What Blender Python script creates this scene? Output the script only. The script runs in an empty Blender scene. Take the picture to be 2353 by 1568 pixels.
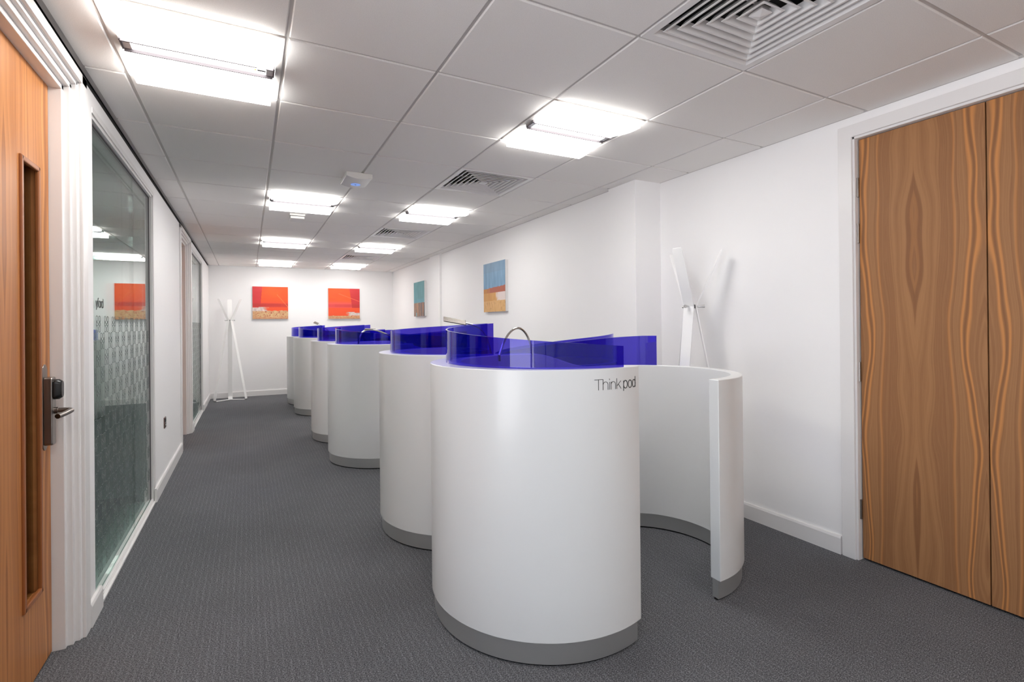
import bpy, bmesh, math, random
from math import sin, cos, pi, radians, sqrt, atan2
from mathutils import Vector, Matrix, noise
random.seed(7)
S = bpy.context.scene
COL = S.collection
# ------------------------------------------------------------------ room numbers (metres)
XL, XR, XM, YE, YB = -0.619, 2.904, 2.69, 10.414, -1.7      # left wall, near right wall, far right wall, end, back
CH = 2.390                                                  # ceiling grid plane
GX, GY, T = 0.1415, 2.0856, 0.6                             # ceiling grid origin and module
# ------------------------------------------------------------------ helpers
def link(o, parent=None):
    COL.objects.link(o)
    if parent: o.parent = parent
    return o
def tag(o, label=None, cat=None, group=None, kind=None):
    if label: o['label'] = label
    if cat: o['category'] = cat
    if group: o['group'] = group
    if kind: o['kind'] = kind
    return o
def empty(name, loc=(0, 0, 0), rz=0):
    o = bpy.data.objects.new(name, None); o.empty_display_size = .1
    o.location = loc; o.rotation_euler = (0, 0, rz)
    return link(o)
class MB:
    def __init__(s): s.v = []; s.f = []
    def add(s, vs, fs):
        n = len(s.v); s.v += [tuple(v) for v in vs]; s.f += [tuple(i + n for i in f) for f in fs]; return s
    def box(s, a, b):
        x0, y0, z0 = [min(a[i], b[i]) for i in range(3)]; x1, y1, z1 = [max(a[i], b[i]) for i in range(3)]
        return s.add([(x0, y0, z0), (x1, y0, z0), (x1, y1, z0), (x0, y1, z0), (x0, y0, z1), (x1, y0, z1), (x1, y1, z1), (x0, y1, z1)],
                     [(0, 3, 2, 1), (4, 5, 6, 7), (0, 1, 5, 4), (1, 2, 6, 5), (2, 3, 7, 6), (3, 0, 4, 7)])
    def prism(s, pts, lo, hi, axis=2):
        """closed polygon pts (2D) extruded along axis"""
        n = len(pts)
        def mk(p, h):
            return {2: (p[0], p[1], h), 1: (p[0], h, p[1]), 0: (h, p[0], p[1])}[axis]
        vs = [mk(p, lo) for p in pts] + [mk(p, hi) for p in pts]
        fs = [tuple(range(n))[::-1], tuple(range(n, 2 * n))] + [(i, (i + 1) % n, n + (i + 1) % n, n + i) for i in range(n)]
        return s.add(vs, fs)
    def tube(s, pts, r, seg=12, cap=True):
        pts = [Vector(p) for p in pts]; n = len(pts)
        rr = r if isinstance(r, (list, tuple)) else [r] * n
        ref = None; vs = []
        for i, p in enumerate(pts):
            d = (pts[min(i + 1, n - 1)] - pts[max(i - 1, 0)]).normalized()
            if ref is None:
                ref = Vector((0, 0, 1)) if abs(d.z) < .9 else Vector((1, 0, 0))
            a = d.cross(ref).normalized(); b = a.cross(d).normalized(); ref = b
            for k in range(seg):
                t = 2 * pi * k / seg
                vs.append(p + a * cos(t) * rr[i] + b * sin(t) * rr[i])
        fs = [(i * seg + k, i * seg + (k + 1) % seg, (i + 1) * seg + (k + 1) % seg, (i + 1) * seg + k) for i in range(n - 1) for k in range(seg)]
        if cap: fs += [tuple(range(seg))[::-1], tuple((n - 1) * seg + k for k in range(seg))]
        return s.add(vs, fs)
    def ribbon(s, pts, side, w, t):
        """flat bar: path pts, width direction side, thickness t (normal to both)"""
        pts = [Vector(p) for p in pts]; side = Vector(side).normalized(); n = len(pts); vs = []
        for i, p in enumerate(pts):
            d0 = (pts[i] - pts[i - 1]).normalized() if i else (pts[1] - pts[0]).normalized()
            d1 = (pts[i + 1] - pts[i]).normalized() if i < n - 1 else d0
            n0 = d0.cross(side).normalized(); n1 = d1.cross(side).normalized()
            m = (n0 + n1).normalized(); m = m / max(.3, m.dot(n0))
            ww = w[i] if isinstance(w, (list, tuple)) else w
            for a, b in ((-1, -1), (1, -1), (1, 1), (-1, 1)):
                vs.append(p + side * a * ww / 2 + m * b * t / 2)
        fs = [(i * 4 + k, i * 4 + (k + 1) % 4, i * 4 + 4 + (k + 1) % 4, i * 4 + 4 + k) for i in range(n - 1) for k in range(4)]
        fs += [(3, 2, 1, 0), tuple((n - 1) * 4 + k for k in range(4))]
        return s.add(vs, fs)
    def lathe(s, prof, seg=24, c=(0, 0, 0)):
        n = len(prof); vs = [(c[0] + r * cos(2 * pi * k / seg), c[1] + r * sin(2 * pi * k / seg), c[2] + z) for r, z in prof for k in range(seg)]
        fs = [(i * seg + k, i * seg + (k + 1) % seg, (i + 1) * seg + (k + 1) % seg, (i + 1) * seg + k) for i in range(n - 1) for k in range(seg)]
        fs += [tuple(range(seg))[::-1], tuple((n - 1) * seg + k for k in range(seg))]
        return s.add(vs, fs)
    def strip(s, A, B, z0, z1):
        """solid between two equal-length plan curves A and B; z0, z1 numbers or lists"""
        n = len(A); f = lambda z, i: z[i] if isinstance(z, (list, tuple)) else z
        vs = []
        for i in range(n):
            vs += [(A[i][0], A[i][1], f(z0, i)), (B[i][0], B[i][1], f(z0, i)), (B[i][0], B[i][1], f(z1, i)), (A[i][0], A[i][1], f(z1, i))]
        fs = [(i * 4 + k, i * 4 + (k + 1) % 4, i * 4 + 4 + (k + 1) % 4, i * 4 + 4 + k) for i in range(n - 1) for k in range(4)]
        fs += [(3, 2, 1, 0), tuple((n - 1) * 4 + k for k in range(4))]
        return s.add(vs, fs)
    def build(s, name, mat, parent=None, smooth=None, bevel=0, seg=2):
        me = bpy.data.meshes.new(name); me.from_pydata(s.v, [], s.f); me.validate()
        bm = bmesh.new(); bm.from_mesh(me); bmesh.ops.recalc_face_normals(bm, faces=bm.faces); bm.to_mesh(me); bm.free()
        for m in (mat if isinstance(mat, (list, tuple)) else [mat]): me.materials.append(m)
        if smooth:
            for p in me.polygons: p.use_smooth = True
            me.set_sharp_from_angle(angle=radians(smooth))
        o = bpy.data.objects.new(name, me); link(o, parent)
        if bevel:
            b = o.modifiers.new('bevel', 'BEVEL'); b.width = bevel; b.segments = seg; b.limit_method = 'ANGLE'; b.angle_limit = radians(35)
        return o
def struct(o): o['kind'] = 'structure'; return o
def copy_tree(o, parent=None):
    c = o.copy(); COL.objects.link(c)
    if parent: c.parent = parent
    for ch in [x for x in bpy.data.objects if x.parent == o]: copy_tree(ch, c)
    return c
# ------------------------------------------------------------------ materials
def lin(c):
    return tuple(((v / 255) / 12.92 if v / 255 <= .04045 else ((v / 255 + .055) / 1.055) ** 2.4) for v in c) + (1,)
def mat(name, rgb, rough=.5, metal=0, spec=.5, coat=0, emis=None, es=0):
    m = bpy.data.materials.new(name); m.use_nodes = True
    b = m.node_tree.nodes['Principled BSDF']
    b.inputs['Base Color'].default_value = lin(rgb); b.inputs['Roughness'].default_value = rough
    b.inputs['Metallic'].default_value = metal; b.inputs['Specular IOR Level'].default_value = spec
    b.inputs['Coat Weight'].default_value = coat
    if emis: b.inputs['Emission Color'].default_value = lin(emis); b.inputs['Emission Strength'].default_value = es
    return m
class NT:
    def __init__(s, m): s.m = m; s.t = m.node_tree; s.n = s.t.nodes; s.l = s.t.links
    def node(s, typ, **kw):
        x = s.n.new(typ)
        for k, v in kw.items(): setattr(x, k, v)
        return x
    def put(s, sock, v):
        if isinstance(v, bpy.types.NodeSocket): s.l.new(v, sock)
        else: sock.default_value = v
    def math(s, op, a, b=0, c=0):
        x = s.node('ShaderNodeMath', operation=op)
        s.put(x.inputs[0], a); s.put(x.inputs[1], b); s.put(x.inputs[2], c); return x.outputs[0]
    def obj(s):
        c = s.node('ShaderNodeTexCoord'); x = s.node('ShaderNodeSeparateXYZ'); s.l.new(c.outputs['Object'], x.inputs[0]); return x.outputs
    def vec(s, a, b, c):
        x = s.node('ShaderNodeCombineXYZ'); s.put(x.inputs[0], a); s.put(x.inputs[1], b); s.put(x.inputs[2], c); return x.outputs[0]
    def noise(s, v, scale, detail=2, rough=.5, dim='3D', w=None):
        x = s.node('ShaderNodeTexNoise', noise_dimensions=dim)
        if dim != '1D': s.put(x.inputs['Vector'], v)
        if w is not None: s.put(x.inputs['W'], w)
        x.inputs['Scale'].default_value = scale; x.inputs['Detail'].default_value = detail; x.inputs['Roughness'].default_value = rough
        return x.outputs[0]
    def ramp(s, v, stops, interp='LINEAR'):
        x = s.node('ShaderNodeValToRGB'); x.color_ramp.interpolation = interp; e = x.color_ramp.elements
        while len(e) < len(stops): e.new(.5)
        for i, (p, c) in enumerate(stops): e[i].position = p; e[i].color = lin(c) if len(c) == 3 else c
        s.put(x.inputs[0], v); return x.outputs[0]
    def mix(s, f, a, b, typ='MIX'):
        x = s.node('ShaderNodeMix', data_type='RGBA', blend_type=typ)
        s.put(x.inputs['Factor'], f); s.put(x.inputs['A'], a); s.put(x.inputs['B'], b); return x.outputs['Result']
    def bump(s, h, strength, dist):
        x = s.node('ShaderNodeBump'); x.inputs['Strength'].default_value = strength; x.inputs['Distance'].default_value = dist
        s.put(x.inputs['Height'], h); return x.outputs[0]
    @property
    def bsdf(s): return s.n['Principled BSDF']

def paint_wall(name, rgb):
    m = mat(name, rgb, .55, spec=.3); n = NT(m); o = n.obj(); v = n.vec(o[0], o[1], o[2])
    n.put(n.bsdf.inputs['Normal'], n.bump(n.noise(v, 260, 3), .05, .001)); return m
M = {}
M['wall'] = paint_wall('wall_paint', (244, 243, 243))
M['white'] = mat('white_satin_paint', (232, 230, 229), .35)
M['ceil_metal'] = mat('white_ceiling_grid', (206, 202, 199), .6)
M['black'] = mat('black_gap', (22, 20, 19), .8)
M['dark'] = mat('duct_black', (14, 16, 14), .7)
m = mat('mineral_tile', (222, 219, 216), .85, spec=.2); n = NT(m); o = n.obj(); v = n.vec(o[0], o[1], o[2])
f = n.noise(v, 330, 4, .7)
n.put(n.bsdf.inputs['Base Color'], n.ramp(f, [(.3, (236, 233, 230)), (.6, (248, 245, 242))]))
n.put(n.bsdf.inputs['Normal'], n.bump(f, .35, .002)); M['tile'] = m
# carpet: ribbed loop pile, ribs along Y
m = mat('grey_ribbed_carpet', (70, 70, 73), .95, spec=.15); n = NT(m); o = n.obj()
fine = n.math('MULTIPLY_ADD', n.noise(n.vec(n.math('MULTIPLY', o[0], .8), o[1], 0), 230, 2, .8), 1.7, -.35)
dash = n.noise(n.vec(n.math('MULTIPLY', o[0], 62), n.math('MULTIPLY', o[1], 16), 0), 1, 2, .6)
rib = n.math('SINE', n.math('MULTIPLY', o[0], 2 * pi / .026))
ribs = n.math('MULTIPLY_ADD', rib, .5, .5)
ribm = n.math('MULTIPLY', n.math('POWER', ribs, 5), n.ramp(dash, [(.32, (0, 0, 0)), (.68, (255, 255, 255))]))
h = n.math('ADD', n.math('MULTIPLY', fine, 1.0), n.math('MULTIPLY', ribm, .10))
large = n.noise(n.vec(o[0], o[1], 0), 1.6, 2)
h2 = n.math('ADD', h, n.math('MULTIPLY', large, .10))
n.put(n.bsdf.inputs['Base Color'], n.ramp(h2, [(.30, (62, 63, 66)), (.56, (98, 99, 102)), (.78, (138, 139, 143)), (1.0, (165, 166, 170))]))
n.put(n.bsdf.inputs['Normal'], n.bump(h, .6, .004)); M['carpet'] = m
def wood(name, cols, streak, centre, period, wob, kf, ks, rough=.5, axis=1, smix=.8):
    m = mat(name, cols[0][1], rough, spec=.25); n = NT(m); o = n.obj()
    u = n.math('PINGPONG', n.math('ADD', o[axis], -centre + 10 * period), period)
    z = o[2]
    bend = n.noise(n.vec(n.math('MULTIPLY', u, 3.2), 0, n.math('MULTIPLY', z, .85)), 1.0, 2, .45)
    cath = n.noise(n.vec(n.math('MULTIPLY', u, 7), 3.1, n.math('MULTIPLY', z, 1.7)), 1.0, 1, .4)
    f = n.math('ADD', u, n.math('MULTIPLY', n.math('SUBTRACT', bend, .5), wob))
    f = n.math('ADD', f, n.math('MULTIPLY', n.math('SUBTRACT', cath, .5), wob * .55))
    g1 = n.noise(None, 1, 5, .62, '1D', n.math('MULTIPLY', f, kf))
    fib = n.noise(n.vec(n.math('MULTIPLY', o[axis], 420), 0, n.math('MULTIPLY', z, 9)), 1, 2, .6)
    g = n.math('ADD', n.math('MULTIPLY', g1, .86), n.math('MULTIPLY', fib, .16))
    base = n.ramp(g, cols)
    st = n.noise(None, 1, 1, .5, '1D', n.math('ADD', n.math('MULTIPLY', f, ks), 4.7))
    sm = n.ramp(st, [(.60, (0, 0, 0)), (.67, (255, 255, 255)), (.70, (255, 255, 255)), (.74, (0, 0, 0))])
    c = n.mix(n.math('MULTIPLY', sm, smix), base, lin(streak))
    n.put(n.bsdf.inputs['Base Color'], c)
    n.put(n.bsdf.inputs['Normal'], n.bump(fib, .05, .001))
    return m
M['walnut'] = wood('walnut_veneer', [(.25, (118, 78, 50)), (.45, (146, 102, 68)), (.6, (166, 120, 80)), (.8, (182, 136, 92))],
                   (214, 146, 84), 1.295, .266, .20, 24, 13, .5, 1, .7)
M['oakish'] = wood('honey_veneer', [(.25, (138, 84, 46)), (.45, (172, 110, 62)), (.62, (196, 132, 78)), (.8, (212, 150, 94))],
                   (214, 150, 88), 2.2, .4, .10, 40, 9, .38, 1, .35)
M['lipping'] = mat('hardwood_bead', (150, 88, 44), .35)
M['trough'] = mat('grey_trough', (96, 90, 94), .6)
M['steel'] = mat('satin_steel', (150, 143, 138), .28, 1)
M['chrome'] = mat('chrome', (205, 205, 206), .08, 1)
M['alu'] = mat('grey_aluminium', (150, 150, 152), .4, .6)
m = mat('brushed_steel', (226, 226, 224), .34, .9); n = NT(m); o = n.obj()
br = n.noise(n.vec(n.math('MULTIPLY', o[0], 3), n.math('MULTIPLY', o[1], 3), n.math('MULTIPLY', o[2], 420)), 1, 2)
n.put(n.bsdf.inputs['Roughness'], n.math('MULTIPLY_ADD', br, .2, .3)); n.bsdf.inputs['Anisotropic'].default_value = .5
n.put(n.bsdf.inputs['Normal'], n.bump(br, .04, .001)); M['brushed'] = m
M['pod'] = mat('white_gloss_laminate', (229, 230, 229), .28, spec=.5, coat=.1)
M['blackplastic'] = mat('black_plastic', (20, 20, 22), .25)
M['desk'] = mat('dark_worktop', (52, 50, 50), .4)
M['ink'] = mat('black_lettering', (34, 38, 38), .5)
M['frost'] = mat('etched_film', (196, 204, 202), .6)
M['ink2'] = mat('grey_film', (120, 127, 126), .6)
M['rack'] = mat('white_powder_coat', (244, 244, 243), .4)
M['socket'] = mat('socket_plate', (120, 96, 90), .3, .8)
M['led'] = mat('green_led', (190, 220, 60), .4, emis=(190, 220, 60), es=1.0)
M['blueled'] = mat('pale_blue_emblem', (150, 185, 240), .4, emis=(120, 165, 250), es=.35)
M['plastic'] = mat('white_plastic', (226, 224, 221), .4)
M['prismatic'] = mat('fitting_reflector', (235, 236, 238), .3)
def emit(name, rgb, s):
    m = bpy.data.materials.new(name); m.use_nodes = True; t = m.node_tree; t.nodes.clear()
    e = t.nodes.new('ShaderNodeEmission'); e.inputs[0].default_value = lin(rgb); e.inputs[1].default_value = s
    o = t.nodes.new('ShaderNodeOutputMaterial'); t.links.new(e.outputs[0], o.inputs[0]); return m
M['diffuser'] = emit('opal_diffuser', (255, 253, 249), 9.0)
M['lamp'] = emit('lamp_strip', (255, 253, 251), 7.0)
def glassy(name, tint, ior, rough=0.0):
    m = bpy.data.materials.new(name); m.use_nodes = True; n = NT(m); n.n.clear()
    tr = n.node('ShaderNodeBsdfTransparent'); tr.inputs[0].default_value = tint
    gl = n.node('ShaderNodeBsdfGlossy'); gl.inputs['Roughness'].default_value = rough; gl.inputs[0].default_value = (1, 1, 1, 1)
    fr = n.node('ShaderNodeFresnel'); fr.inputs[0].default_value = ior
    geo = n.node('ShaderNodeNewGeometry')
    # the same Fresnel term whichever side of the face is met
    inv = n.math('SUBTRACT', 1, n.math('MULTIPLY', geo.outputs['Backfacing'], 1))
    lw = n.node('ShaderNodeLayerWeight')
    c = n.math('SUBTRACT', 1, lw.outputs['Facing'])
    r0 = ((ior - 1) / (ior + 1)) ** 2
    p5 = n.math('POWER', lw.outputs['Facing'], 5)
    R = n.math('MULTIPLY_ADD', p5, 1 - r0, r0)
    mx = n.node('ShaderNodeMixShader'); n.l.new(R, mx.inputs[0]); n.l.new(tr.outputs[0], mx.inputs[1]); n.l.new(gl.outputs[0], mx.inputs[2])
    o = n.node('ShaderNodeOutputMaterial'); n.l.new(mx.outputs[0], o.inputs[0])
    for x in (fr, geo): pass
    return m
M['blueglass'] = glassy('cobalt_acrylic', (.27, .23, .81, 1), 1.40)
M['clear'] = glassy('float_glass', (.79, .88, .855, 1), 1.52)
M['slot'] = glassy('door_glass', (.78, .78, .72, 1), 1.5)

# ------------------------------------------------------------------ camera (fitted to the room)
yaw, pit, rol = 0.47521049, 0.0021144, -0.0095984
c_, s_ = cos(yaw), sin(yaw); cp, sp = cos(pit), sin(pit); cr, sr = cos(rol), sin(rol)
R0 = Vector((c_, -s_, 0)); F = Vector((cp * s_, cp * c_, sp)); U0 = Vector((-sp * s_, -sp * c_, cp))
Rv = cr * R0 + sr * U0; Uv = -sr * R0 + cr * U0
cam = bpy.data.cameras.new('camera'); co = bpy.data.objects.new('camera', cam); COL.objects.link(co)
mw = Matrix(((Rv.x, Uv.x, -F.x, 0), (Rv.y, Uv.y, -F.y, 0), (Rv.z, Uv.z, -F.z, 1.28806), (0, 0, 0, 1)))
co.matrix_world = mw
cam.sensor_fit = 'HORIZONTAL'; cam.sensor_width = 36; cam.lens = 1158.74 * 36 / 2353
cam.shift_x = (1176.5 - 1166.084) / 2353; cam.shift_y = (741.792 - 784) / 2353; cam.clip_start = .05
S.camera = co

# ------------------------------------------------------------------ room shell
TOPZ = CH + .32
struct(MB().box((XL - 2.2, YB - .1, -.08), (XR + .5, YE + .1, 0)).build('floor', M['carpet']))
struct(MB().box((XL - 2.2, YE, 0), (XR + .4, YE + .1, TOPZ)).build('wall_end', M['wall']))
struct(MB().box((XL - 2.2, YB - .1, 0), (XR + .4, YB, TOPZ)).build('wall_back', M['wall']))
# right wall: thick near part with cupboard opening, thinner recess step and two piers
rw = MB()
DY0, DY1, DZ = -.55, 1.565, 2.278                        # cupboard door opening
rw.box((XR, YB, 0), (XR + .2, DY0, TOPZ)); rw.box((XR, DY1, 0), (XR + .2, 3.0, TOPZ)); rw.box((XR, DY0, DZ), (XR + .2, DY1, TOPZ))
rw.box((XR + .14, DY0, 0), (XR + .2, DY1, DZ))
rw.box((XM, 3.0, 0), (XR + .2, YE, TOPZ))
rw.box((2.648, 2.985, 0), (XR + .05, 3.305, TOPZ)); rw.box((2.655, 7.45, 0), (XR, 7.93, TOPZ))
struct(rw.build('wall_right', M['wall']))
# left wall with two doors and two glazed openings
D1 = (1.62, 2.672, 2.306); G1 = (2.872, 4.50, 2.262); D2 = (6.19, 7.17, 2.306); G2 = (7.40, 8.95, 2.262)
lw_ = MB(); WT = .10; LT = CH - .040
y = YB
WY0, WY1, WZ0, WZ1 = -1.55, 1.30, .10, 2.28      # unseen window added beside the viewpoint to let in fill light
lw_.box((XL - WT, YB, 0), (XL, WY0, LT)).box((XL - WT, WY0, 0), (XL, WY1, WZ0)).box((XL - WT, WY0, WZ1), (XL, WY1, LT)); y = WY1
for a, b, zt in (D1, G1, D2, G2):
    lw_.box((XL - WT, y, 0), (XL, a, LT)); lw_.box((XL - WT, a, zt), (XL, b, LT)); y = b
lw_.box((XL - WT, y, 0), (XL, YE, LT))
struct(lw_.build('wall_left', M['wall']))
wf = MB()
for q in (WY0, -.6, .35, WY1): wf.box((XL - .08, q - .025, WZ0), (XL - .03, q + .025, WZ1))
wf.box((XL - .08, WY0, WZ0), (XL - .03, WY1, WZ0 + .05)); wf.box((XL - .08, WY0, WZ1 - .05), (XL - .03, WY1, WZ1))
struct(wf.build('added_window', M['white']))  # frame of the window added to raise the light level
struct(MB().box((XL - .12, YB, LT), (XL - .010, YE, CH + .03)).build('trim_1', M['black']))    # shadow gap over the left wall
# dim rooms beyond the left wall
bw = MB(); bx0 = XL - 1.9
bw.box((bx0 - .05, 1.42, 0), (bx0, YE, TOPZ))
for yy in (1.42, 2.74, 4.75, 5.6, 7.28, 9.3): bw.box((bx0, yy, 0), (XL - WT, yy + .06, CH))
struct(bw.build('wall_beyond', M['wall']))
struct(MB().box((bx0, 1.42, CH), (XL - .12, YE, CH + .05)).build('ceiling_beyond', M['tile']))
# ceiling: lay-in tiles on a white grid
fix_cells = {}
LIGHTS = [(-1, 0), (2, 0), (0, 4), (2, 4), (0, 8), (2, 8), (0, 12), (2, 12), (-1, -4), (2, -5)]  # last two are unseen, added to lift the general light level
VENTS = [(2, -2), (2, 2), (2, 6), (2, 10)]
for c in LIGHTS + VENTS: fix_cells[c] = 1
tl = MB(); g = .0065; ZT = CH - .005
for i in range(-2, 5):
    for j in range(-7, 14):
        x0, x1 = GX + i * T, GX + (i + 1) * T; y0, y1 = GY + j * T, GY + (j + 1) * T
        x0 = max(x0, XL + .012 - g); x1 = min(x1, XR - .008 + g if y0 < 2.7 else XM - .008 + g); y0 = max(y0, YB - g); y1 = min(y1, YE - .008 + g)
        if x1 - x0 < .03 or y1 - y0 < .03 or (i, j) in fix_cells: continue
        a, b, c, d = x0 + g, x1 - g, y0 + g, y1 - g; e = .004
        tl.add([(a + e, c + e, ZT), (b - e, c + e, ZT), (b - e, d - e, ZT), (a + e, d - e, ZT), (a, c, ZT + e), (b, c, ZT + e), (b, d, ZT + e), (a, d, ZT + e),
                (a, c, CH + .02), (b, c, CH + .02), (b, d, CH + .02), (a, d, CH + .02)],
               [(0, 3, 2, 1), (0, 1, 5, 4), (1, 2, 6, 5), (2, 3, 7, 6), (3, 0, 4, 7), (4, 5, 9, 8), (5, 6, 10, 9), (6, 7, 11, 10), (7, 4, 8, 11), (8, 9, 10, 11)])
ceil = struct(tl.build('ceiling', M['tile']))
gr = MB()
for i in range(-1, 5):
    x = GX + i * T; gr.box((x - .012, YB, CH + .001), (x + .012, YE, CH + .03))
for j in range(-6, 14):
    y = GY + j * T; gr.box((XL, y - .012, CH + .0015), (XR, y + .012, CH + .029))
gr.build('grid', M['ceil_metal'], ceil)
# perimeter angle
pa = MB()
def ang(x0, y0, x1, y1): pa.box((x0, y0, CH - .004), (x1, y1, CH + .025))
ang(XL - .003, YB, XL + .018, YE); ang(XR - .02, YB, XR, 2.985); ang(2.648, 2.965, XR - .02, 2.985); ang(2.628, 2.965, 2.648, 3.325)
ang(2.648, 3.305, 2.67, 3.325); ang(XM - .02, 3.325, XM, 7.43); ang(2.635, 7.43, 2.655, 7.95); ang(XM - .02, 7.95, XM, YE); ang(XL, YE - .02, XM, YE)
ang(2.655, 7.43, 2.67, 7.45); ang(2.655, 7.93, 2.67, 7.95)
struct(pa.build('trim_2', M['ceil_metal']))
struct(MB().box((XL - .12, YB, CH + .12), (XR, YE, CH + .14)).build('ceiling_void', M['dark']))
# skirting boards with a small top chamfer
def skirt(name, segs, h=.10, t=.016):
    mb = MB()
    for ax, p, s, a, b in segs:      # ax: runs along; p: wall plane; s: side it faces
        prof = [(0, 0), (t, 0), (t, h - .012), (t - .005, h), (0, h)]
        pts = [(p + s * q[0], q[1]) for q in prof]
        if ax == 'y': mb.prism(pts, a, b, axis=1)
        else: mb.prism([(q[0], q[1]) for q in pts], a, b, axis=0)
    return struct(mb.build(name, M['white']))
skirt('baseboard_left', [('y', XL, 1, WY1, D1[0] - .07), ('y', XL, 1, YB, WY0), ('y', XL, 1, D1[1] + .075, G1[0] + .06), ('y', XL, 1, G1[1] - .02, D2[0] - .07), ('y', XL, 1, D2[1] + .07, G2[0] + .01), ('y', XL, 1, G2[1] - .02, YE)])
skirt('baseboard_right', [('y', XR, -1, YB, DY0 - .07), ('y', XR, -1, DY1 + .07, 2.985), ('y', 2.648, -1, 2.97, 3.32), ('y', XM, -1, 3.32, 7.44), ('y', 2.655, -1, 7.44, 7.94), ('y', XM, -1, 7.94, YE), ('x', 2.985, -1, 2.64, XR)])
skirt('baseboard_end', [('x', YE, -1, XL + .016, XM - .016)])
# ------------------------------------------------------------------ left doors
def rebated_frame(y0, y1, zt, name, parent):
    """stepped white frame and architrave round an opening in the left wall"""
    f = MB()
    # (depth from wall face, inset into opening) steps
    steps = [(0.012, .0, -.07), (-.020, -.0, .018), (-.034, .018, .036), (-.043, .036, .050)]
    a = MB()
    for s in (0, 1):                          # jambs
        e, d = (y0, 1) if s == 0 else (y1, -1)
        a.box((XL - .001, e - d * .07, 0), (XL + .013, e, min(zt + .07, LT - .002)))
        f.box((XL - .10, e, 0), (XL - .004, e + d * .014, zt))
        f.box((XL - .10, e, 0), (XL - .020, e + d * .036, zt - .018))
        f.box((XL - .10, e, 0), (XL - .040, e + d * .056, zt - .036))
    a.box((XL - .001, y0 - .07, zt), (XL + .013, y1 + .07, min(zt + .07, LT - .002)))
    f.box((XL - .10, y0, zt - .014), (XL - .004, y1, zt)); f.box((XL - .10, y0, zt - .036), (XL - .020, y1, zt)); f.box((XL - .10, y0, zt - .056), (XL - .040, y1, zt))
    f.build('door_frame', M['white'], parent, bevel=.0025); a.build('architrave', M['white'], parent, bevel=.004)
LP = XL - .082                                   # leaf face
def left_leaf(y0, y1, zt, parent, slot=True):
    lf = MB(); X0, X1 = LP - .044, LP; a, b, c, d = y1 - .285, y1 - .115, .30, 1.89     # vision slot
    lf.box((X0, y0, .008), (X1, a, zt)); lf.box((X0, b, .008), (X1, y1, zt)); lf.box((X0, a, .008), (X1, b, c)); lf.box((X0, a, d), (X1, b, zt))
    leaf = lf.build('door_leaf', M['oakish'], parent)
    bd = MB()
    for x0, x1 in ((LP - .006, LP + .008), (X0 - .008, X0 + .006)):
        bd.box((x0, a - .006, c - .006), (x1, a + .014, d + .006)); bd.box((x0, b - .014, c - .006), (x1, b + .006, d + .006))
        bd.box((x0, a, c - .006), (x1, b, c + .014)); bd.box((x0, a, d - .014), (x1, b, d + .006))
    bd.build('glazing_bead', M['lipping'], leaf, bevel=.004)
    MB().box((LP - .026, a, c), (LP - .020, b, d)).build('vision_pane', M['slot'], leaf)
    return leaf
d1 = struct(empty('door_1', (0, 0, 0)))
rebated_frame(*D1, 'door_1', d1)
left_leaf(D1[0] + .06, D1[1] - .060, D1[2] - .045, d1)
# lock case with reader and lever, stands proud of the leaf
LY = 2.548
pl = MB(); pl.prism([(LY + .026 * cos(t), 1.075 + .043 + .030 * sin(t)) for t in [k * pi / 14 for k in range(15)]] +
                    [(LY + .026 * cos(t), .858 - .012 + .030 * sin(t)) for t in [pi + k * pi / 14 for k in range(15)]], LP, LP + .003, axis=0)
plate = pl.build('lock_plate', M['steel'], d1, bevel=.001)
def rrect(cy, cz, w, h, r, n=6):
    out = []
    for sx, sz, t0 in ((1, 1, 0), (-1, 1, pi / 2), (-1, -1, pi), (1, -1, 3 * pi / 2)):
        for k in range(n + 1):
            t = t0 + k * pi / 2 / n; out.append((cy + sx * (w / 2 - r) + r * cos(t), cz + sz * (h / 2 - r) + r * sin(t)))
    return out
MB().prism(rrect(LY, .967, .046, .262, .010), LP + .003, LP + .030, axis=0).build('lock_case', M['steel'], plate, bevel=.004)
rd = MB(); P = rrect(LY, 1.050, .040, .078, .018, 8); n_ = len(P)
vs = [(LP + .030, p[0], p[1]) for p in P] + [(LP + .046, p[0], p[1]) for p in P] + [(LP + .056, LY + (p[0] - LY) * .7, 1.05 + (p[1] - 1.05) * .8) for p in P]
rd.add(vs, [(i, (i + 1) % n_, n_ + (i + 1) % n_, n_ + i) for i in range(n_)] + [(n_ + i, n_ + (i + 1) % n_, 2 * n_ + (i + 1) % n_, 2 * n_ + i) for i in range(n_)] + [tuple(range(n_))[::-1], tuple(range(2 * n_, 3 * n_))])
rd.build('card_reader', M['blackplastic'], plate, smooth=40)
lv = MB(); zc = .968
path = [(LP + .03, LY, zc), (LP + .062, LY, zc)] + [(LP + .062 + .024 * sin(t), LY - .024 + .024 * cos(t), zc - .001) for t in [k * pi / 16 for k in range(1, 8)]] + [(LP + .084, LY - .045, zc - .003), (LP + .078, LY - .075, zc - .006), (LP + .068, LY - .110, zc - .009)]
lv.tube(path, .0095, 14); lv.tube([(LP + .028, LY, zc), (LP + .042, LY, zc)], .013, 18)
lv.build('lever_handle', M['steel'], plate, smooth=50)
d2 = struct(empty('door_2', (0, 0, 0)))
rebated_frame(*D2, 'door_2', d2)
left_leaf(D2[0] + .06, D2[1] - .060, D2[2] - .045, d2)

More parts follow.
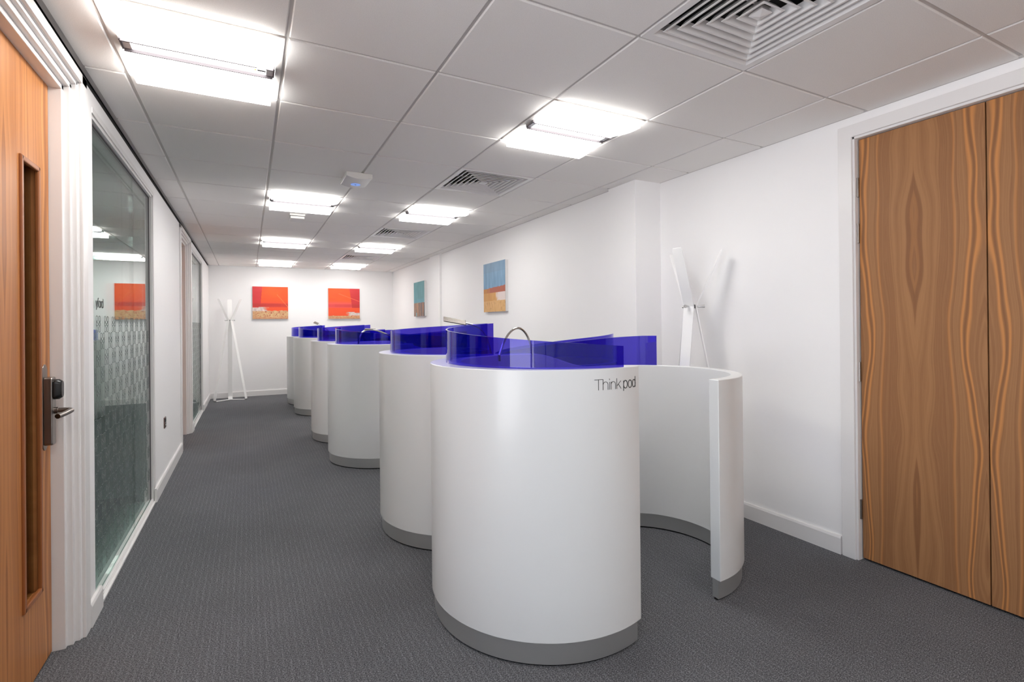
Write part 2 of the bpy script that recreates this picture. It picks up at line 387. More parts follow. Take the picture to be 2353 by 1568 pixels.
# ------------------------------------------------------------------ glazed screens in the left wall
def lattice(mb, y0, y1, ztop, zbot, x, w=.0022):
    """etched pattern: rows of narrow lattice columns, every other row shifted half a pitch"""
    P, Hh, W = .157, .080, .074
    def seg(p, q):
        p = Vector((0, *p)); q = Vector((0, *q)); d = (q - p).normalized(); nn = Vector((0, -d.z, d.y)) * w / 2
        if min(p.y, q.y) < y0 or max(p.y, q.y) > y1: return
        vs = [(x, *(a + b).yz) for a, b in ((p, nn), (q, nn), (q, -nn), (p, -nn))]
        mb.add(vs + [(x + .0006, v[1], v[2]) for v in vs], [(0, 1, 2, 3), (7, 6, 5, 4), (0, 4, 5, 1), (1, 5, 6, 2), (2, 6, 7, 3), (3, 7, 4, 0)])
    r = 0; z = ztop
    while z - Hh > zbot:
        y = y0 - P + (P / 2 if r % 2 else 0)
        while y < y1:
            for s in (-1, 1):
                e = y + s * W / 2; i_ = y + s * W * .12; m_ = y + s * W * .40
                seg((e, z - .004), (e, z - Hh + .004))
                seg((e, z - .004), (m_, z)); seg((m_, z), (i_ + s * .004, z - .002)); seg((i_ + s * .004, z - .002), (i_, z - .010))
                seg((i_, z - .010), (i_, z - .022)); seg((i_, z - .022), (e, z - .040)) ; seg((e, z - .022), (y - s * W * .25, z - Hh * .62))
                seg((e, z - Hh + .004), (m_, z - Hh)); seg((m_, z - Hh), (i_ + s * .004, z - Hh + .002)); seg((i_ + s * .004, z - Hh + .002), (i_, z - Hh + .010))
                seg((i_, z - Hh + .010), (i_, z - Hh + .022)); seg((i_, z - Hh + .022), (e, z - Hh + .040))
            if r: seg((y + W / 2, z), (y + P - W / 2, z)) if False else None
            y += P
        z -= Hh + .003; r += 1
def glazing(name, y0, y1, zt, joints, text=None):
    w = struct(empty(name)); xg = XL - .022
    fr = MB(); t = .022
    fr.box((XL - .095, y0, .0), (XL - .004, y0 + t, zt)); fr.box((XL - .095, y1 - t, 0), (XL - .004, y1, zt))
    fr.box((XL - .095, y0, zt - t), (XL - .004, y1, zt)); fr.box((XL - .095, y0, 0), (XL - .004, y1, .022))
    fr.build('window_frame', M['white'], w, bevel=.002)
    gk = MB(); u = .006
    for a_, b_ in ((y0 + t, y0 + t + u), (y1 - t - u, y1 - t)): gk.box((xg - .014, a_, .022), (xg + .003, b_, zt - t))
    gk.box((xg - .014, y0 + t, zt - t - u), (xg + .003, y1 - t, zt - t)); gk.build('gasket', M['trough'], w)
    tr = MB(); tr.box((XL - .02, y0 + .05, 0), (XL + .008, y1 - .005, .012)); tr.box((XL - .02, y0, .016), (XL - .006, y1, .03))
    tr.build('floor_track', M['white'], w, bevel=.002)
    lc = MB(); lc.box((XL - .004, y1 - .006, .1), (XL + .004, y1 + .022, zt + .022)); lc.box((XL - .004, y0 - .004, zt - .006), (XL + .004, y1 + .022, zt + .022))
    lc.build('lining', M['white'], w, bevel=.003)
    ys = [y0 + .01] + joints + [y1 - .01]
    for a, b in zip(ys[:-1], ys[1:]):
        MB().box((xg - .010, a + .0015, .025), (xg, b - .0015, zt - .012)).build('pane', M['clear'], w)
        MB().box((xg - .060, a + .0015, .025), (xg - .052, b - .0015, zt - .012)).build('inner_pane', M['clear'], w)
    lt = MB(); lattice(lt, y0 + .03, y1 - .03, 1.345, .05, xg + .0002)
    lt.build('etched_lattice', M['ink2'], w)
    return w
w1 = glazing('window_1', *G1, [3.90])
w2 = glazing('window_2', *G2, [8.15])

# stroke lettering --------------------------------------------------------------
def ell(cx, cy, rx, ry, t0, t1, n=20): return [(cx + rx * cos(radians(t0 + (t1 - t0) * k / n)), cy + ry * sin(radians(t0 + (t1 - t0) * k / n))) for k in range(n + 1)]
def strokes(mb, polys, w, mapf):
    for P in polys:
        L, R = [], []
        n = len(P)
        for i in range(n):
            a = Vector(P[max(i - 1, 0)]); b = Vector(P[min(i + 1, n - 1)]); d = (b - a).normalized(); nn = Vector((-d.y, d.x)) * w / 2
            p = Vector(P[i]); L.append(p + nn); R.append(p - nn)
        # subdivide straight strokes so that they bend with the surface
        vs = []; 
        for l, r in zip(L, R): vs += [mapf(l.x, l.y, 0), mapf(r.x, r.y, 0), mapf(r.x, r.y, 1), mapf(l.x, l.y, 1)]
        fs = [(i * 4 + k, i * 4 + (k + 1) % 4, i * 4 + 4 + (k + 1) % 4, i * 4 + 4 + k) for i in range(n - 1) for k in range(4)] + [(3, 2, 1, 0), tuple((n - 1) * 4 + k for k in range(4))]
        mb.add(vs, fs)
def U(x): return (x - 260) / 322
thin = [[(U(260), 1), (U(400), 1), (U(560), 1)], [(U(400), 1), (U(400), 0)], [(U(557), 1), (U(557), 0)],
        [(U(557), .50)] + ell(U(650), .50, U(738) - U(650), .26, 180, 0) + [(U(738), 0)],
        [(U(797), .74), (U(797), 0)], [(U(797), 1.04), (U(797), .90)], [(U(855), .74), (U(855), 0)],
        [(U(855), .48)] + ell(U(942), .48, U(1028) - U(942), .26, 180, 0) + [(U(1028), 0)],
        [(U(1083), 1.02), (U(1083), 0)], [(U(1250), .76), (U(1083), .28)], [(U(1145), .46), (U(1262), 0)]]
bold = [[(U(1370), .73), (U(1370), -.25)], ell(U(1456), .37, U(1542) - U(1456), .37, 0, 360, 32), ell(U(1668), .37, U(1752) - U(1668), .37, 0, 360, 32),
        ell(U(1862), .37, U(1938) - U(1862), .36, 0, 360, 32), [(U(1930), 1.05), (U(1930), 0)]]
yford = [[(0, .72), (.24, 0)], [(.46, .72), (.14, -.28)], [(.86, .98), (.76, 1.02), (.68, .95), (.66, .8), (.66, 0)], [(.52, .70), (.84, .70)],
         ell(1.22, .36, .25, .37, 0, 360, 24), [(1.62, .72), (1.62, 0)], [(1.62, .5), (1.70, .68), (1.84, .72)],
         ell(2.14, .36, .24, .37, 0, 360, 24), [(2.38, 1.03), (2.38, 0)]]
mb = MB(); ch = .043
strokes(mb, yford, .11, lambda u, v, s: (XL - .0218 + s * .0008, 3.020 + u * .056, 1.386 + v * ch))
mb.build('room_name', M['ink'], w1)

# ------------------------------------------------------------------ right-hand cupboard doors
d3 = struct(empty('door_3'))
fx = MB(); XF = XR + .14
ar = MB()
ar.box((XR - .014, DY1 - .006, 0), (XR + .001, DY1 + .064, DZ + .062)); ar.box((XR - .014, DY0 - .064, 0), (XR + .001, DY0 + .006, DZ + .062)); ar.box((XR - .014, DY0, DZ - .004), (XR + .001, DY1, DZ + .062))
ar.build('architrave', M['white'], d3, bevel=.003)
fx.box((XR - .002, DY1 - .016, 0), (XF, DY1, DZ)); fx.box((XR - .002, DY0, 0), (XF, DY0 + .016, DZ)); fx.box((XR - .002, DY0, DZ - .016), (XF, DY1, DZ))
fx.build('door_frame', M['white'], d3, bevel=.002)
XLf = XR + .028
ys = [DY1 - .019, 1.0185, .452, -.056, DY0 + .019]
leaves = []
for a, b in zip(ys[:-1], ys[1:]):
    leaves.append(MB().box((XLf, b + .0025, .012), (XLf + .04, a - .0025, DZ - .019)).build('door_leaf', M['walnut'], d3, bevel=.001))
for zc in (2.003, 1.756, 1.012, .273):
    h = MB(); h.tube([(XR + .020, DY1 - .017, zc - .051), (XR + .020, DY1 - .017, zc + .051)], .0075, 14)
    for k in (-.052, -.031, -.0105, .0105, .031, .049): h.tube([(XR + .020, DY1 - .017, zc + k), (XR + .020, DY1 - .017, zc + k + .0025)], .0084, 14)
    h.box((XR + .018, DY1 - .0165, zc - .05), (XR + .055, DY1 - .014, zc + .05))
    h.build('hinge', M['steel'], leaves[0], smooth=50)

# ------------------------------------------------------------------ wall socket, router, detector
so = empty('wall_socket', (XL, 5.0, .50)); tag(so, 'small metal socket plate low on the left wall between glazing and doorway', 'socket')
MB().prism(rrect(0, 0, .088, .088, .006), 0, .007, axis=0).build('plate', M['socket'], so, bevel=.0015)
s2 = MB(); s2.box((.007, -.030, .004), (.0085, .03, .034)); s2.box((.007, -.03, -.034), (.0085, .03, -.006)); s2.build('insert', M['blackplastic'], so)
s3 = MB(); s3.box((.0085, -.012, -.026), (.010, .004, -.012)); s3.build('switch', M['plastic'], so)
ro = empty('wireless_router', (.722, 3.835, CH - .005)); tag(ro, 'white square wireless access point with a pale blue emblem on the ceiling', 'router')
P = [(-.092 + .184 * k / 16, -.030 - .016 * sin(pi * k / 16)) for k in range(17)]
r_ = MB(); r_.prism([(.092, 0), (-.092, 0)][::-1] + P[::-1], -.132, .132, axis=1); r_.build('casing', M['plastic'], ro, smooth=40, bevel=.003)
e_ = MB(); e_.lathe([(.034, 0), (.034, .002)], 24, (0, .03, -.0475)); e_.build('emblem', M['blueled'], ro)
e_ = MB(); e_.lathe([(.007, 0), (.007, .001)], 12, (0, .03, -.0485)); e_.build('dot', M['ink2'], ro)
sm = empty('emergency_sensor', (.440, 5.425, CH - .005)); tag(sm, 'small white rectangular box on the ceiling behind the first long row lamp', 'sensor')
MB().box((-.07, -.10, -.018), (.07, .10, 0)).build('base', M['plastic'], sm, bevel=.003)
MB().box((-.064, -.094, -.046), (.064, .094, -.021)).build('cover', M['plastic'], sm, bevel=.005)

# ------------------------------------------------------------------ ceiling lights
def make_light():
    r = empty('ceiling_light'); h = .293
    f = MB()
    f.box((-h, -h, -.003), (-h + .022, h, .035)); f.box((h - .022, -h, -.003), (h, h, .035)); f.box((-h, -h, -.003), (h, -h + .006, .035)); f.box((-h, h - .006, -.003), (h, h, .035))
    f.box((-h, -h, .035), (h, h, .05))
    f.build('frame', M['ceil_metal'], r)
    for s in (-1, 1):
        # wing diffuser: curved opal tray dropping towards the outer edge
        prof = []
        for k in range(13):
            t = k / 12; y = .044 + t * .241; z = -.012 - .030 * sin(min(1, t * 1.15) * pi / 2) ** 1.2
            prof.append((s * y, z))
        prof += [(s * .286, -.030), (s * .286, .0), (s * .044, .0)]
        mb = MB(); mb.prism(prof, -.262, .262, axis=0)
        mb.build('diffuser', M['diffuser'], r, smooth=30)
    t_ = MB(); t_.box((-.262, -.043, -.021), (.262, -.037, .0)); t_.box((-.262, .037, -.021), (.262, .043, 0)); t_.box((-.268, -.041, -.014), (-.262, .041, 0)); t_.box((.262, -.041, -.014), (.268, .041, 0))
    t_.build('trough', M['trough'], r)
    MB().box((-.235, -.034, -.010), (.235, .034, 0)).build('lamp_strip', M['lamp'], r)
    for s in (-1, 1): MB().box((s * .236, -.034, -.011), (s * .262, .034, 0)).build('end_cap', M['prismatic'], r)
    return r
proto = make_light()
labs = {(-1, 0): 'nearest square ceiling light, over the glazed screen at top left, with a green indicator', (2, 0): 'square ceiling light nearest above the front booth on the right run',
        (0, 4): 'square ceiling light just beyond the ceiling access point', (2, 4): 'square ceiling light between the second and third air vents',
        (0, 8): 'square ceiling light beyond the small white sensor box', (2, 8): 'square ceiling light between the third and farthest air vents',
        (0, 12): 'farthest square ceiling light on the left run, by the end wall', (2, 12): 'farthest square ceiling light on the right run, beyond the last vent',
        (-1, -4): 'unseen square ceiling light added behind the viewpoint for fill, on the wooden glazed door side', (2, -5): 'unseen square ceiling light added behind the viewpoint for fill, near the walnut doors'}
for k, c in enumerate(LIGHTS):
    o = proto if k == 0 else copy_tree(proto)
    o.location = (GX + (c[0] + .5) * T, GY + (c[1] + .5) * T, CH - .002)
    tag(o, labs[c], 'light', 'recessed square ceiling lights')
ind = MB().box((.200, -.085, -.0475), (.232, -.072, -.0300)).build('indicator', M['alu'], proto)
MB().lathe([(.004, 0), (.004, .004)], 10, (.193, -.078, -.0475)).build('indicator_lamp', M['led'], proto)

# ------------------------------------------------------------------ air vents
def ring(mb, r0, z0, r1, z1, t=.0022):
    """square louvre: lower outer edge r0,z0; upper inner edge r1,z1, with a small lip"""
    def sq(r, z): return [(-r, -r, z), (r, -r, z), (r, r, z), (-r, r, z)]
    L = [sq(r0 + .004, z0), sq(r0 - .004, z0), sq(r1, z1), sq(r1 + t, z1), sq(r0 + .0005, z0 + t), sq(r0 + .004, z0 + t)]
    vs = [v for q in L for v in q]; n = len(L)
    fs = [(a * 4 + k, a * 4 + (k + 1) % 4, ((a + 1) % n) * 4 + (k + 1) % 4, ((a + 1) % n) * 4 + k) for a in range(n) for k in range(4)]
    mb.add(vs, fs)
def make_vent():
    r = empty('air_vent'); f = MB(); h = .294
    def sq(r, z): return [(-r, -r, z), (r, -r, z), (r, r, z), (-r, r, z)]
    L = [sq(h, .012), sq(h, -.004), sq(.262, -.004), sq(.245, .012), sq(.250, .05), sq(h, .05)]
    vs = [v for q in L for v in q]; n = len(L)
    f.add(vs, [(a * 4 + k, a * 4 + (k + 1) % 4, ((a + 1) % n) * 4 + (k + 1) % 4, ((a + 1) % n) * 4 + k) for a in range(n) for k in range(4)])
    f.build('frame', M['white'], r)
    b = MB(); b.box((-.25, -.25, .10), (.25, .25, .108))
    for s in (-1, 1): b.box((s * .25, -.25, .045), (s * .256, .25, .10)); b.box((-.25, s * .25, .045), (.25, s * .256, .10))
    b.build('duct', M['dark'], r)
    for k in range(6):
        R_ = .232 - k * .036
        mb = MB(); ring(mb, R_, -.001, R_ - .019, .026); mb.build('louvre', M['white'], r)
    c = MB(); q = .028; c.add([(-q, -q, .0), (q, -q, .0), (q, q, .0), (-q, q, .0), (0, 0, -.008), (-q * .6, -q * .6, .02), (q * .6, -q * .6, .02), (q * .6, q * .6, .02), (-q * .6, q * .6, .02)],
                              [(0, 1, 4), (1, 2, 4), (2, 3, 4), (3, 0, 4), (0, 5, 6, 1), (1, 6, 7, 2), (2, 7, 8, 3), (3, 8, 5, 0), (5, 8, 7, 6)])
    c.box((-.23, -.002, .030), (.23, .002, .040)); c.box((-.002, -.23, .030), (.002, .23, .040))
    c.build('core', M['white'], r)
    return r
vp = make_vent()
vl = ['large white louvred air vent at the top edge, nearest of the row', 'white louvred air vent directly beyond the near right ceiling light',
      'third louvred air vent along the right run, between two lit ceiling lights', 'farthest small looking louvred air vent before the end wall']
for k, c in enumerate(VENTS):
    o = vp if k == 0 else copy_tree(vp); o.location = (GX + (c[0] + .5) * T, GY + (c[1] + .5) * T, CH - .002)
    tag(o, vl[k], 'vent', 'square ceiling air vents')

# ------------------------------------------------------------------ paintings
def lerp(a, b, t): return tuple(a[i] + (b[i] - a[i]) * t for i in range(3))
def ss(a, b, x): t = max(0, min(1, (x - a) / (b - a))); return t * t * (3 - 2 * t)
def nz(u, v, s, w=0): return noise.noise(Vector((u * s, v * s, w)))
def red_art(u, v, flip, seed):
    if flip: u = 1 - u
    e = nz(u, v, 3, seed) * .5 + nz(u * .3, v, 14, seed + 3) * .35
    org, deep, pink, ver = (238, 96, 42), (206, 58, 58), (226, 74, 72), (232, 84, 48)
    c = lerp(org, ver, .5 + e)
    if flip: c = lerp(c, (242, 92, 92), ss(.62, .45, v) * ss(.2, .3, v))
    else: c = lerp(c, pink, ss(.6, .44, v) * .5)
    edge = .27 - (1 - v) * .085 if not flip else .33 - (1 - v) * .13
    if u < edge and v > .3: c = lerp(lerp((206, 64, 66), (222, 70, 74), .5 + e), (188, 50, 50), ss(1, .7, v) * .3)
    if v < .50: c = lerp(c, (186, 60, 58), ss(.50, .46, v) * ss(.34, .40, v) * (.75 if not flip else .5) * (1 if u < .8 else .8))
    if v < .37: c = lerp(c, (236, 88, 52), ss(.37, .35, v))
    top = .25 + .03 * nz(u, 0, 9, seed) if not flip else .10 + .02 * nz(u, 0, 9, seed)
    if v < top:
        g_ = nz(u * .5, v, 26, seed + 5); c = lerp((214, 180, 134), (206, 156, 116), .5 + g_ * 1.2)
        if nz(u, v, 30, seed + 9) > .38: c = (176, 92, 70)
        if v < .06: c = lerp(c, (205, 140, 105), .5)
    wt = (.37 if not flip else .22)
    if (wt - .13 if not flip else .10) < v < wt - (0 if u > .17 else .02) and u < .46:
        k = ss(.46, .30, u + nz(u, v, 12, seed) * .08)
        c = lerp(c, lerp((222, 208, 200), (198, 178, 172), .5 + nz(u, v, 18, seed)), k)
    # thin scratched line
    d = (u - .66) * (.40) + (v - .82) * (.42) if not flip else None
    if not flip and u > .68:
        lv_ = .74 - (u - .70) * 1.25
        if abs(v - lv_) < .008: c = (246, 138, 84)
    if flip:
        lv_ = .57 + (u - .0) * .38
        if abs(v - lv_) < .007 and u < .68: c = (244, 118, 84)
    return c
def teal_art(u, v, seed):
    g_ = nz(u * 3, v * .6, 6, seed)
    c = lerp((86, 152, 160), (104, 170, 178), .5 + g_)
    if v < .5: c = lerp(c, (98, 170, 190), .5)
    top = .39 + .02 * nz(u, 0, 20, seed)
    if v < top:
        s = nz(u, v * .06, 11, seed + 2)
        c = lerp((96, 92, 98), (198, 152, 116), ss(-.25, .25, s)); c = lerp(c, (120, 130, 140), .35 if nz(u, v, 20, seed) > .2 else 0)
        if u > .93: c = (60, 62, 68)
        if v < .10 and .2 < u < .3: c = (150, 190, 196)
    return c
def sand_art(u, v, seed):
    g_ = nz(u * 2.5, v * .8, 5, seed)
    c = lerp((112, 152, 184), (126, 168, 198), .5 + g_)
    if v > .8: c = lerp(c, (118, 146, 172), .4)
    hz = .475 + .035 * u + .01 * nz(u, 0, 14, seed)
    if v < hz: c = lerp((196, 132, 64), (176, 96, 72), ss(.15, .35, u + g_ * .1))
    if v < .385: c = lerp(lerp((206, 148, 80), (214, 160, 92), .5 + g_), (228, 212, 206), ss(.55, .68, u + nz(u, v, 9, seed) * .1))
    if v < .225 + .01 * nz(u, 0, 9, seed): c = lerp((226, 182, 124), (216, 168, 108), .5 + nz(u * 3, v, 8, seed))
    if v < .2 and nz(u * 3, v * .6, 14, seed + 4) > .42: c = (188, 138, 84)
    return c
def painting(label, fn, loc, rz, w=.60, h=.60, d=.04):
    o = empty('canvas_painting', loc, rz)
    MB().box((-w / 2, .001, -h / 2), (w / 2, d - .002, h / 2)).build('canvas_edge', M['white'], o, bevel=.002)
    N = 110; me = bpy.data.meshes.new('artwork'); vs = []; fs = []
    for j in range(N + 1):
        for i in range(N + 1): vs.append((-w / 2 + w * i / N, d, -h / 2 + h * j / N))
    for j in range(N):
        for i in range(N): a = j * (N + 1) + i; fs.append((a, a + 1, a + N + 2, a + N + 1)[::-1])
    n0 = len(vs); vs += [(-w / 2, d - .002, -h / 2), (w / 2, d - .002, -h / 2), (w / 2, d - .002, h / 2), (-w / 2, d - .002, h / 2)]; fs.append((n0, n0 + 1, n0 + 2, n0 + 3))
    me.from_pydata(vs, [], fs); at = me.color_attributes.new('paint', 'FLOAT_COLOR', 'POINT')
    # front is seen from +y: the viewer's left is +x
    for k, v in enumerate(vs):
        c = lin(fn(.5 - v[0] / w, .5 + v[2] / h)); at.data[k].color = c
    m = mat('oil_paint', (200, 90, 60), .45, spec=.3); n = NT(m); a = n.node('ShaderNodeAttribute', attribute_name='paint'); n.put(n.bsdf.inputs['Base Color'], a.outputs[0])
    q = n.obj(); n.put(n.bsdf.inputs['Normal'], n.bump(n.noise(n.vec(q[0], q[1], q[2]), 90, 3), .2, .002))
    me.materials.append(m); x = bpy.data.objects.new('artwork', me); link(x, o)
    tag(o, label, 'painting', 'square canvas paintings'); return o
painting('red abstract painting on the end wall, dark wedge at left, beside the coat stand', lambda u, v: red_art(u, v, False, 1.3), (.376, YE, 1.720), pi)
painting('red abstract painting on the end wall, dark wedge at right, nearer the corner', lambda u, v: red_art(u, v, True, 7.7), (1.700, YE, 1.718), pi)
painting('teal painting over brown and grey upright stripes on the right wall', lambda u, v: teal_art(u, v, 2.2), (XM, 8.51, 1.733), pi / 2)
painting('blue sky painting with sandy field and rust band on the right wall', lambda u, v: sand_art(u, v, 5.1), (XM, 5.498, 1.735), pi / 2)

# ------------------------------------------------------------------ coat stands
def coat_stand(label, loc, ang, hs=1.0):
    o = empty('coat_stand', loc, 0)
    K = 1.392 * hs; Tt = 1.768 * hs
    for k in range(3):
        a = ang + k * 2 * pi / 3; d = Vector((cos(a), sin(a), 0)); side = Vector((-sin(a), cos(a), 0))
        pts = [d * .012 + Vector((0, 0, .006)), d * .262 + Vector((0, 0, .006)), d * .278 + Vector((0, 0, .022)), d * .272 + Vector((0, 0, .05)), d * .030 + Vector((0, 0, K)), d * .190 + Vector((0, 0, Tt - .015)), d * .196 + Vector((0, 0, Tt))]
        w = [.07, .07, .07, .07, .07, .07, .056]
        mb = MB(); mb.ribbon(pts, side, w, .006)
        bar = mb.build('bar', M['rack'], o, bevel=.0015)
        pg = MB(); q = d * .032 + Vector((0, 0, K)); pg.tube([q, q + d * .055], [.005, .011], 14)
        pg.build('peg', M['chrome'], o, smooth=50)
    hb = MB(); hb.lathe([(.028, -.012), (.028, .012)], 6, (0, 0, K)); hb.build('hub', M['alu'], o)
    tag(o, label, 'coat stand', 'white flat bar coat stands'); return o
coat_stand('white three-legged coat stand in the far left corner by the end wall', (-.283, 10.100, 0), radians(92))
coat_stand('white coat stand behind the front booth, casting shadows on the right wall', (2.655, 2.455, 0), -yaw + radians(-15))

# ------------------------------------------------------------------ booths
def arc(c, r, a0, a1, n): return [(c[0] + r * cos(radians(a0 + (a1 - a0) * k / n)), c[1] + r * sin(radians(a0 + (a1 - a0) * k / n))) for k in range(n + 1)]
LC, LR = (0.0, 0.0), .52                 # lobe centre (local origin) ; wing centre below
WC, WR = (.680, .035), .48
HB = 1.113; HW = 1.020; YD = .520        # tall lobe, low wing, back wall outer face
def ztop(x): return HB + (HW - HB) * ss(.16, .62, x)
def outline():
    o = arc(LC, LR, -71.5, -270, 72)
    i = arc((.085, .015), .452, -72 - 3, -270, 72)
    i[0] = (LC[0] + .468 * cos(radians(-71.5)), LC[1] + .468 * sin(radians(-71.5)))
    for k in range(1, 10):
        t = k / 10; i[k] = tuple(i[k][q] * t + (1 - t) * (.467 * (cos if q == 0 else sin)(radians(-71.5 - 198.5 * k / 72))) for q in (0, 1))
    NS = 14
    xs = [k * WC[0] / NS for k in range(1, NS)]
    o += [(x, YD - .005 * x / WC[0]) for x in xs]
    i += [(.085 + (WC[0] - .085) * (k / NS), .467 - (.467 - .460) * k / NS) for k in range(1, NS)]
    o += arc(WC, WR, 90, -90, 60); i += arc(WC, WR - .055, 90, -90, 60)
    return o, i
OUT, INN = outline()
def offset_in(A, B, a, b):
    """points a metres in from A and b metres in from B"""
    r1, r2 = [], []
    for p, q in zip(A, B):
        p = Vector(p); q = Vector(q); d = (q - p).normalized(); r1.append(tuple(p + d * a)); r2.append(tuple(q - d * b))
    return r1, r2
def make_pod(mir):
    sg = -1 if mir else 1
    fm = lambda P: [(x, sg * y) for x, y in P]
    r = empty('curved_booth')
    O, I = fm(OUT), fm(INN)
    mb = MB(); mb.strip(O, I, .092, [ztop(p[0] - (0 if k < 73 else 0)) if k > 72 else HB for k, p in enumerate(OUT)])
    mb.build('curved_wall', M['pod'], r, smooth=40, bevel=.003)
    a, b = offset_in(O, I, .011, .011)
    # pull the two ends back a little
    a[0] = tuple(Vector(a[0]).lerp(Vector(a[1]), .5)); b[0] = tuple(Vector(b[0]).lerp(Vector(b[1]), .5))
    MB().strip(a, b, .009, .093).build('kick_base', M['brushed'], r, smooth=40)
    a, b = offset_in(O, I, .020, .020)
    MB().strip(a, b, 0, .010).build('shadow_gap_strip', M['black'], r)  # black strip standing in for the shaded gap under the base
    # worktop inside the lobe
    W = [(.085 + .440 * cos(radians(t)), .015 + .440 * sin(radians(t))) for t in range(-70, -291, -10)]
    W = [(x, sg * y) for x, y in W]
    MB().prism(W, .715, .742).build('worktop', M['desk'], r, smooth=40, bevel=.003)
    # left glass: hugging the lobe, its top edge rising from the entry side to the back wall
    n = 64; c = (.050, -.005); P = arc(c, .497, -86.5, -262, n); Q = arc(c, .489, -86.5, -262, n)
    zt = []
    for k in range(n + 1):
        t = k / n; zt.append(1.196 + .059 * ss(0, 1, min(1, t / .535)) if t < .535 else 1.255 + .036 * (t - .535) / .465)
    zt = [1.196 + (1.255 - 1.196) * (k / n / .535) if k / n < .535 else zt[k] for k in range(n + 1)]
    MB().strip(fm(P), fm(Q), HB + .0005, zt).build('glass_screen', M['blueglass'], r, smooth=40)
    # right glass: along the back wall and round on to the wing, growing from nothing
    G = [(x, .492) for x in [.03 + k * (WC[0] - .03) / 24 for k in range(24)]] + arc(WC, .457, 90, 38.5, 14)
    G2_ = [(x, .484) for x in [.03 + k * (WC[0] - .03) / 24 for k in range(24)]] + arc(WC, .449, 90, 38.5, 14)
    m_ = len(G); zb = [ztop(p[0]) + .0005 for p in G]
    def gz(x):
        t = max(0, min(1, (x - .03) / .95)); return max(1.118 + .086 * (t ** .62 if not mir else t ** .55) + (.008 if mir else 0) * t, 0)
    zg = [gz(p[0]) for p in G]
    MB().strip(fm(G), fm(G2_), zb, zg).build('glass_screen', M['blueglass'], r, smooth=40)
    return r
podA, podB = make_pod(False), make_pod(True)
pods = [(podA, 1.237, 2.062, 'front white curved booth bearing the lettering Think pod'), (podB, 1.251, 3.136, 'white curved booth directly behind the lettered front booth'),
        (podA, 1.190, 5.030, 'third white curved booth from the front, with an arched chrome lamp'), (podB, 1.154, 6.125, 'fourth white curved booth from the front, behind the arched lamp booth'),
        (podA, 1.113, 8.050, 'fifth white curved booth, second from the end wall'), (podB, 1.090, 9.130, 'farthest white curved booth, nearest the end wall')]
first = {}
front = None
for pr, x, y, lab in pods:
    o = pr if pr not in first else copy_tree(pr)
    first[pr] = 1; o.location = (x, y, 0); tag(o, lab, 'booth', 'curved office booths')
# lettering on the front booth
lt = MB(); ch = .0405
def onwall(u, v, s):
    X = -.074 + u * ch; r = LR + .0004 + s * .0008; return (X, -sqrt(r * r - X * X), 1.0315 + v * ch)
def dens(P, k=6):
    out = []
    for a, b in zip(P[:-1], P[1:]): out += [(a[0] + (b[0] - a[0]) * i / k, a[1] + (b[1] - a[1]) * i / k) for i in range(k)]
    return out + [P[-1]]
strokes(lt, [dens(p) if len(p) < 6 else p for p in thin], .044, onwall); strokes(lt, [dens(p) if len(p) < 6 else p for p in bold], .070, onwall)
lt.build('lettering', M['ink'], podA)

# ------------------------------------------------------------------ desk lamps standing on the worktops
def bez(P, n=26):
    out = []
    for k in range(n + 1):
        t = k / n; Q = [Vector(p) for p in P]
        while len(Q) > 1: Q = [Q[i].lerp(Q[i + 1], t) for i in range(len(Q) - 1)]
        out.append(Q[0])
    return out
def desk_lamp(label, base, arm, head, hw=.052, ht=.016, r=.006):
    o = empty('desk_lamp', base); b = Vector(base)
    MB().lathe([(.040, 0), (.040, .008), (.036, .014), (.012, .018), (.010, .03)], 28).build('base', M['chrome'], o, smooth=35)
    A = [Vector(p) - b for p in arm]
    MB().tube([(0, 0, .016)] + A, r, 12).build('arm', M['chrome'], o, smooth=60)
    if head:
        p, q = [Vector(h) - b for h in head]; d = (q - p).normalized(); side = d.cross(Vector((0, 0, 1))).normalized(); up = side.cross(d); side = (side * .85 + up * .5).normalized()
        hd = MB(); nr = 5
        for k in range(nr):
            s = (k - (nr - 1) / 2) * hw / nr
            hd.tube([p + side * s, q + side * s], ht / 2, 10)
        hd.tube([p - side * hw / 2, p + side * hw / 2], ht * .45, 8)
        hd.build('head', M['steel'], o, smooth=50)
    tag(o, label, 'lamp', 'chrome desk lamps'); return o
WZ = .742
def front_lamp(label, bx, by, k=1.0):
    top = bez([(bx, by, .95), (bx - .005, by - .01, 1.20), (bx - .05, by - .005, 1.325), (bx - .16, by - .02, 1.33), (bx - .215, by - .04, 1.17), (bx - .235, by - .05, 1.13)])
    return desk_lamp(label, (bx, by, WZ), top, [(bx - .236, by - .05, 1.132), (bx - .242, by - .065, 1.105)], .010, .006)
front_lamp('arched chrome desk lamp in the front booth behind the blue glass', 1.345, 2.300)
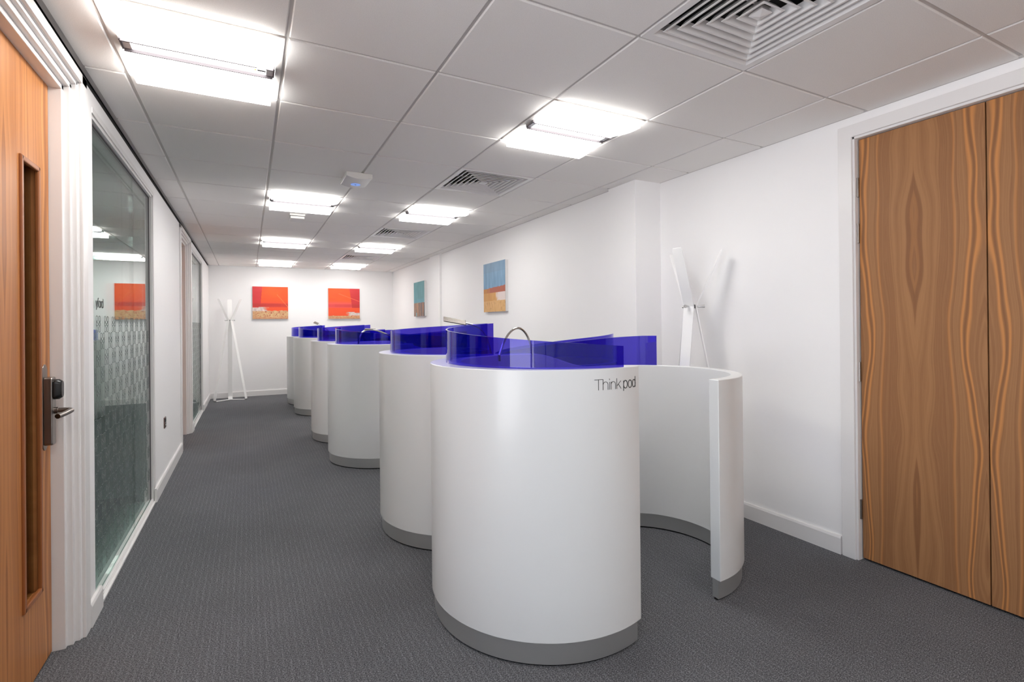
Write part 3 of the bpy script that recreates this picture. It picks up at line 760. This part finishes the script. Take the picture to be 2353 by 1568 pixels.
def back_lamp(label, base, h0, h1):
    b = Vector(base); h0 = Vector(h0); h1 = Vector(h1); d = h1 - h0
    arm = bez([(b.x, b.y, .95), (b.x, b.y, 1.12), b.lerp(h1, .35) * Vector((1, 1, 0)) @ Vector((0, 0, 0)) if False else Vector((b.x * .75 + h1.x * .25, b.y * .75 + h1.y * .25, 1.20)), h1 + d * 1.1, h1])
    return desk_lamp(label, base, arm, [h1, h0], .055, .0105)
back_lamp('chrome desk lamp whose ribbed head rises above the second booth glass', (1.40, 2.93, WZ), (1.100, 3.02, 1.322), (1.235, 2.99, 1.296))
a_ = bez([(.93, 4.93, .95), (.93, 4.93, 1.22), (.95, 4.93, 1.275), (1.05, 4.95, 1.262), (1.16, 4.97, 1.235), (1.28, 4.98, 1.16)])
desk_lamp('chrome desk lamp arching over the third booth rim', (.93, 4.93, WZ), a_, [(1.0, 4.94, 1.247), (1.10, 4.965, 1.244)], .028, .008, .008)
back_lamp('chrome desk lamp in the farthest booth, its slanted head just above the glass', (1.30, 8.98, WZ), (.992, 9.06, 1.345), (1.055, 9.03, 1.315))

# ------------------------------------------------------------------ world and colour management
w = bpy.data.worlds.new('world'); S.world = w; w.use_nodes = True
# made-up daylight for the added window: dim above, brightened below to lift the ceiling
wn = NT.__new__(NT); wn.m = w; wn.t = w.node_tree; wn.n = wn.t.nodes; wn.l = wn.t.links
tc = wn.node('ShaderNodeTexCoord'); sx = wn.node('ShaderNodeSeparateXYZ'); wn.l.new(tc.outputs['Generated'], sx.inputs[0])
k_ = wn.ramp(wn.math('MULTIPLY_ADD', sx.outputs[2], .5, .5), [(.47, (.95, .96, 1.0, 1)), (.52, (.14, .17, .21, 1))])
bg = wn.n['Background']; wn.l.new(k_, bg.inputs[0]); bg.inputs[1].default_value = 4.5
S.view_settings.view_transform = 'Standard'; S.view_settings.look = 'None'; S.view_settings.exposure = 0.66; S.view_settings.gamma = 1
S.view_settings.use_curve_mapping = False
S.cycles.max_bounces = 24; S.cycles.transparent_max_bounces = 32; S.cycles.diffuse_bounces = 8; S.cycles.glossy_bounces = 8; S.cycles.transmission_bounces = 12
S.cycles.sample_clamp_indirect = 8
